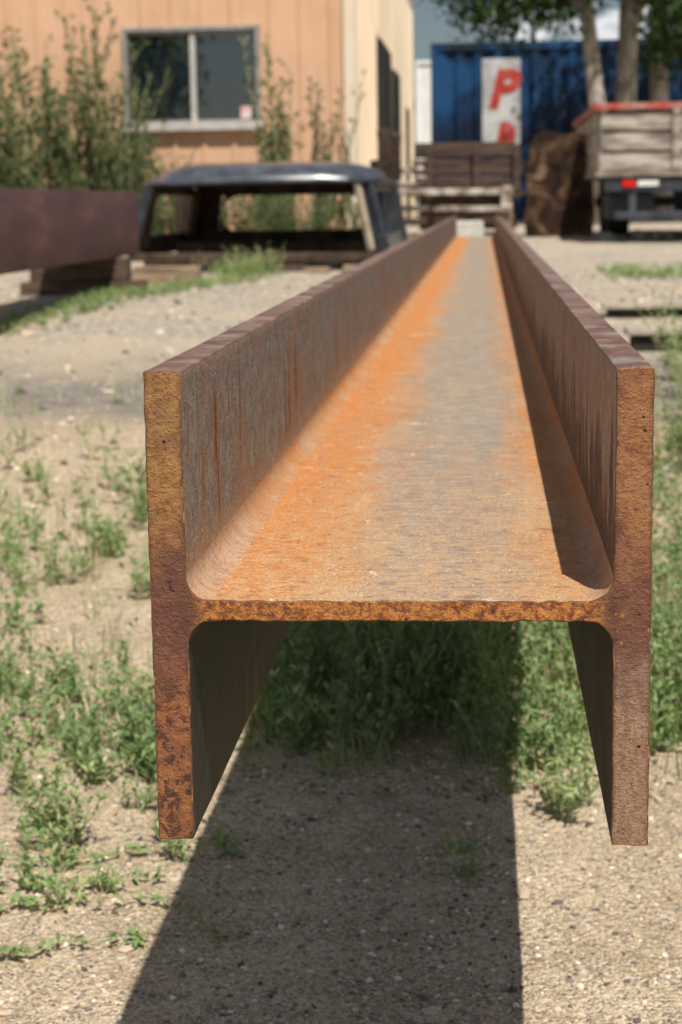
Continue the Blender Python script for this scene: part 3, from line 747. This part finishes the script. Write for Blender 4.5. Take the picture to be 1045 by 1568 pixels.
for k in range(3):
    hh = .165; mb.box((TX0+R.uniform(0, .03), TY0+R.uniform(0, .008), z), (TX1, TY0+.035, z+hh-.026))
    mb.box((TX0+.0, TY0+.06, z), (TX0+.035, TY1, z+hh-.012)); mb.box((TX1-.035, TY0+.06, z), (TX1, TY1, z+hh-.012)); z += hh
mb.box((TX0+.04, TY1-.04, 1.005), (TX1-.04, TY1, 1.49))
for x in (TX0+.62, TX0+1.4): mb.box((x, TY0-.03, 1.0), (x+.07, TY0-.004, 1.50))
trp(mb.obj('side_planks', [M_plank], bevel=.005))
mb = MB(); mb.box((TX0+.04, TY0+.037, 1.01), (TX1-.04, TY0+.055, 1.49)); trp(mb.obj('inner_boards', [M_plankd]))
mb = MB(); mb.box((TX0-.03, TY0-.02, 1.503), (TX1+.02, TY0+.06, 1.555)); mb.box((TX0-.03, TY0+.062, 1.503), (TX0+.05, TY1, 1.555)); trp(mb.obj('red_top_rail', [M_redp], bevel=.006))
mb = MB(); mb.box((TX0-.01, TY0-.02, .955), (TX1, TY1, 1.0)); trp(mb.obj('deck', [M_plank], bevel=.005))
mb = MB(); mb.box((TX0+.06, TY0+.01, .83), (TX1-.05, TY0+.10, .95)); mb.box((TX0+.25, TY0+.11, .80), (TX0+.33, TY1, .95)); mb.box((TX1-.4, TY0+.11, .80), (TX1-.32, TY1, .95))
mb.box((TX0+.1, 17.2, .70), (TX1-.1, 17.3, .79)); mb.box((TX0+.1, TY0+.3, .60), (TX0+.5, TY0+.9, .80)); mb.box((1.22, TY0+.02, .62), (1.28, TY0+.08, .83)); mb.box((2.4, TY0+.02, .62), (2.46, TY0+.08, .83))
mb.box((1.1, TY0, .60), (2.6, TY0+.06, .66))
trp(mb.obj('chassis', [M_frame], bevel=.006))
def wheel(mb, x, y, z, r, w, mt=0, mh=1):
    prof = [(-w/2, r*.62), (-w/2, r*.92), (-w*.35, r), (w*.35, r), (w/2, r*.92), (w/2, r*.62)]; n = 24; vs = []
    for k in range(n):
        a = 2*math.pi*k/n
        for (dx, rr) in prof: vs.append((x+dx, y+rr*math.cos(a), z+rr*math.sin(a)))
    m_ = len(prof); fs = [(k*m_+i, k*m_+i+1, ((k+1) % n)*m_+i+1, ((k+1) % n)*m_+i) for k in range(n) for i in range(m_-1)]
    mb.add(vs, fs, mt); mb.tube([(x-w*.4, y, z), (x-w*.1, y, z), (x+w*.4, y, z)], [r*.62, r*.4, r*.62], 20, mh)
mb = MB()
for x in (1.22, 2.85):
    for y in (16.8, 17.55): wheel(mb, x, y, .445+.32, .32, .2)
trp(mb.obj('wheels', [M_rub, M_grey], angle=40))
mb = MB(); mb.box((1.16, TY0-.015, .865), (1.27, TY0+.009, .925)); mb.box((2.6, TY0-.015, .865), (2.7, TY0+.009, .925)); trp(mb.obj('tail_lights', [M_lens], bevel=.005))
mb = MB(); mb.box((1.29, TY0-.006, .875), (1.46, TY0+.009, .92)); mb.box((1.75, TY0-.006, .875), (1.9, TY0+.009, .92)); trp(mb.obj('reflectors', [M_white]))

# ================================================================ OLD WAGON / SCRAP / SLAB
wg = empty('wooden_wagon', (-.2, 18, .5))
def wp(o): o.parent = wg; o.matrix_parent_inverse = Matrix.Translation(wg.location).inverted(); return o
mb = MB(); z = .86
for k in range(3):
    x0 = -.66+R.uniform(-.04, .06)
    mb.box((x0, 17.4+.02*k, z), (.34+R.uniform(-.06, .04), 17.45+.02*k, z+.145), 0); z += .16
mb.box((-.7, 17.5, .82), (.4, 19.6, .86), 1)
for x in (-.55, -.1, .28): mb.box((x, 17.34, .80), (x+.07, 17.397, 1.30), 0)
mb.box((-.62, 17.6, .5), (-.5, 17.72, .82), 1); mb.box((.2, 17.6, .5), (.3, 17.72, .82), 1); mb.box((-.6, 19.2, .5), (.3, 19.3, .82), 1)
mb.box((-.6, 17.75, .5), (.32, 17.8, .80), 1)
wp(mb.obj('wagon_boards', [M_plankd, M_timx], bevel=.006))
M_chip = simple('chipped_white_metal', (0.56, 0.52, 0.46), (0.17, 0.10, 0.065), 9)
mb = MB()
mb.bar((-.92, 15.9, .86), (.26, 15.95, .85), .09, .055, 0); mb.bar((-.80, 16.05, .72), (.24, 15.85, .70), .06, .05, 0)
mb.bar((-.7, 16.3, .60), (.2, 16.2, .60), .10, .06, 1); mb.bar((-.84, 16.0, .44), (-.80, 16.0, .92), .06, .06, 1)
mb.bar((.2, 15.9, .44), (.2, 15.9, .9), .1, .06, 0); mb.bar((-.5, 16.2, .44), (-.42, 16.0, .84), .05, .05, 1); mb.bar((-.1, 16.2, .44), (-.15, 16.0, .84), .05, .05, 1)
for k in range(7): mb.bar((-.5+.09*k, 15.99, .70), (-.5+.09*k, 15.99, .86), .018, .018, 1)
mb.bar((-1.0, 16.6, 1.15), (-.80, 16.9, .45), .07, .05, 1); mb.bar((-.95, 17.3, 1.45), (-.86, 17.5, .45), .12, .04, 2); mb.bar((-.80, 17.0, 1.4), (-.93, 17.4, .45), .09, .04, 2)
mb.bar((-1.05, 16.2, .75), (-.5, 16.9, .98), .08, .05, 2); mb.bar((-.75, 16.7, 1.05), (-.55, 16.75, 1.08), .06, .05, 0); mb.bar((-.9, 16.5, .95), (-.6, 16.45, .93), .05, .04, 0)
mb.obj('scrap_metal_frame', [M_chip, M_inner, M_timx], bevel=.008)
def slab_mat():
    m, nt, b = mk('rotten_wood', .9, .15); v = objc(nt); n = noi(nt, v, 4.5, 6, .65, .8)
    c = ramp(nt, n, [(.38, (.012, .008, .007)), (.52, (.045, .025, .016)), (.60, (.12, .07, .04)), (.68, (.26, .17, .10))])
    base(nt, b, c); bump(nt, b, n, .8, .03); return m
out = [(.40, .40), (1.00, .40), (1.03, .6), (1.02, .8), (.99, 1.0), (1.0, 1.2), (.97, 1.33), (.86, 1.40), (.78, 1.36), (.70, 1.37), (.58, 1.41), (.46, 1.35), (.42, 1.2), (.39, 1.05), (.41, .8), (.38, .6)]
mb = MB(); n = len(out)
mb.add([(x, 17.0, z) for x, z in out]+[(x, 17.12, z) for x, z in out], [tuple(range(n)), tuple(range(n, 2*n))[::-1]]+[(i, n+i, n+(i+1) % n, (i+1) % n) for i in range(n)])
mb.obj('rotten_wood_slab', [slab_mat()], bevel=.01)
mb = MB()
for (x0, x1, y, z) in ((.48, 2.2, 7.3, .335), (.50, 2.3, 6.35, .30)):
    mb.box((x0, y, z-.002), (x1, y+.16, z+.02), 0); mb.box((x0+.02, y+.02, z-.08), (x1-.02, y+.13, z-.004), 1)
mb.obj('steel_flat_bars', [simple('bar_steel', (.34, .29, .24), (.48, .42, .34), 8), simple('bar_front_shade', (.02, .017, .015), (.05, .042, .036), 8)], bevel=.004)  # near-black lower boxes paint the shaded fronts under the lighter bar tops
mb = MB(); mb.box((-.32, 14.1, .36), (.0, 14.35, .62)); mb.obj('concrete_block', [simple('concrete', (.48, .46, .42), (.6, .58, .53), 12)], bevel=.015)
mb = MB()
for k in range(14):
    x, y = .95+.7*R.random(), 16.2+.8*R.random(); pebble(mb, x, y, R.uniform(.04, .10))
mb.obj('rubble', [simple('rubble', (.4, .36, .3), (.6, .56, .5), 6)])

# ================================================================ TREES
M_bark = simple('pale_bark', (0.20, 0.17, 0.14), (0.46, 0.42, 0.37), 9, bmp=.7, stretch=(1, 1, .4))
def tree(name, trunks, blobs, nl, ls):
    e = empty(name, trunks[0][0][0])
    mb = MB()
    for pts, rad in trunks: mb.tube(pts, rad, 12)
    o = mb.obj('trunk_and_limbs', [M_bark], smooth=True); o.parent = e; o.matrix_parent_inverse = Matrix.Translation(e.location).inverted()
    mb = MB()
    tot = sum(b[3]**2 for b in blobs)
    for (x, y, z, r) in blobs:
        k = int(nl*r*r/tot/14)
        for c in range(k):
            d = Vector((R.gauss(0, 1), R.gauss(0, 1), R.gauss(0, .8))).normalized()*r*R.random()**.45
            p = Vector((x, y, z))+d
            for q in range(14):
                pp = p+Vector((R.gauss(0, ls*1.4), R.gauss(0, ls*1.4), R.gauss(0, ls*1.2)))
                leaf(mb, pp, Vector((R.uniform(-1, 1), R.uniform(-1, 1), R.uniform(-.9, .6))), ls*R.uniform(.7, 1.3), ls*.75)
    o = mb.obj('crown', [M_tree]); o.parent = e; o.matrix_parent_inverse = Matrix.Translation(e.location).inverted()
    return e
tree('cottonwood_tree', [([(1.52, 23, .4), (1.47, 23, 1.5), (1.38, 23.0, 2.2), (1.26, 23, 3.2), (1.0, 23.1, 5)], [.13, .12, .10, .09, .06]),
                         ([(1.72, 23.3, .4), (1.78, 23.3, 1.6), (1.82, 23.3, 3.2), (2.0, 23.3, 5.2)], [.14, .13, .12, .07]),
                         ([(1.26, 23, 3.1), (.7, 22.9, 3.4), (.0, 22.8, 3.6)], [.05, .035, .015]),
                         ([(1.8, 23.3, 2.9), (2.3, 23.2, 3.6), (3.0, 23, 4.4)], [.06, .05, .02])],
     [(.05, 22.8, 3.15, .50), (.5, 22.9, 3.10, .5), (.9, 22.9, 3.15, .42), (.35, 22.8, 3.7, .9), (1.2, 22.8, 3.3, .3), (.9, 23, 4.3, 1.2), (-.15, 23.3, 3.5, .5), (1.7, 23.2, 5.0, 1.6), (2.7, 23, 4.4, 1.3), (2.3, 22.6, 3.1, .5), (1.2, 24.4, 4.2, .9)], 19000, .09)
tree('cottonwood_tree', [([(2.45, 25, .4), (2.38, 25, 1.6), (2.34, 25, 3.0), (2.5, 25, 5)], [.15, .13, .12, .07]),
                         ([(2.34, 25, 2.4), (2.9, 24.8, 3.2), (3.3, 24.6, 4)], [.06, .05, .02])],
     [(2.45, 24.5, 2.85, .5), (2.8, 24.7, 2.95, .6), (3.3, 24.6, 3.6, .9), (2.6, 25, 5.0, 1.5), (3.9, 25, 4.4, 1.2)], 9000, .10)
tree('cottonwood_tree', [([(-11.5, -20, 0), (-11.4, -20, 3), (-11.2, -20, 6)], [.3, .25, .12])],
     [(-11.5, -20, 6, 2.6), (-12.5, -21, 3.8, 1.8), (-10.3, -20, 4.4, 1.3), (-13.5, -19, 5, 2.0)], 9000, .22)
mb = MB()
for i in range(60):
    a = -70+140*i/59
    for k in range(55):
        p = Vector((a+R.gauss(0, 1.4), 85+R.gauss(0, 2), abs(R.gauss(0, 2.4))+.5))
        leaf(mb, p, Vector((R.uniform(-1, 1), R.uniform(-1, 1), R.uniform(-.5, 1))), 1.0, .8)
mb.obj('distant_tree_line', [M_tree])

# ================================================================ WORLD, SUN
tosun = Vector((0.20, -0.57, 1.0)).normalized()
el = math.asin(tosun.z); rot = math.atan2(tosun.x, tosun.y)
w = bpy.data.worlds.new('World'); scene.world = w; w.use_nodes = True; nt = w.node_tree
bg = nt.nodes['Background']; sky = nt.nodes.new('ShaderNodeTexSky'); sky.sky_type = 'NISHITA'; sky.sun_disc = False
sky.sun_elevation = el; sky.sun_rotation = rot
tc = nt.nodes.new('ShaderNodeTexCoord').outputs['Generated']
cl = noi(nt, vmul(nt, tc, (1, 1, 2.6), (1.3, .4, .2)), 7.5, 6, .6, .2)
f = mr(nt, cl, .53, .60, 0, .9)
nt.links.new(mix(nt, f, sky.outputs[0], (18, 18.2, 18.4)), bg.inputs[0]); bg.inputs[1].default_value = 0.05
ld = bpy.data.lights.new('sun', 'SUN'); ld.energy = 5.0; ld.angle = D2R(.5); ld.color = (1, .955, .865)
lo = bpy.data.objects.new('sun', ld); scene.collection.objects.link(lo); lo.rotation_euler = tosun.to_track_quat('Z', 'Y').to_euler()

# ================================================================ CAMERA
cd = bpy.data.cameras.new('camera'); cam = bpy.data.objects.new('camera', cd); scene.collection.objects.link(cam); scene.camera = cam
cd.sensor_fit = 'VERTICAL'; cd.sensor_height = 36; cd.sensor_width = 24; cd.lens = 62.95
cd.clip_start = .05; cd.clip_end = 1500
cam.matrix_world = Matrix.Translation((0, 0, .771)) @ Matrix.Rotation(D2R(4.64), 4, 'Z') @ Matrix.Rotation(D2R(90-9.78), 4, 'X') @ Matrix.Rotation(D2R(-.92), 4, 'Z')
cd.dof.use_dof = True; cd.dof.focus_distance = 1.20; cd.dof.aperture_fstop = 12.5; cd.dof.aperture_blades = 7
scene.view_settings.view_transform = 'Standard'; scene.view_settings.look = 'None'; scene.view_settings.exposure = 0
print('weeds', cnt)
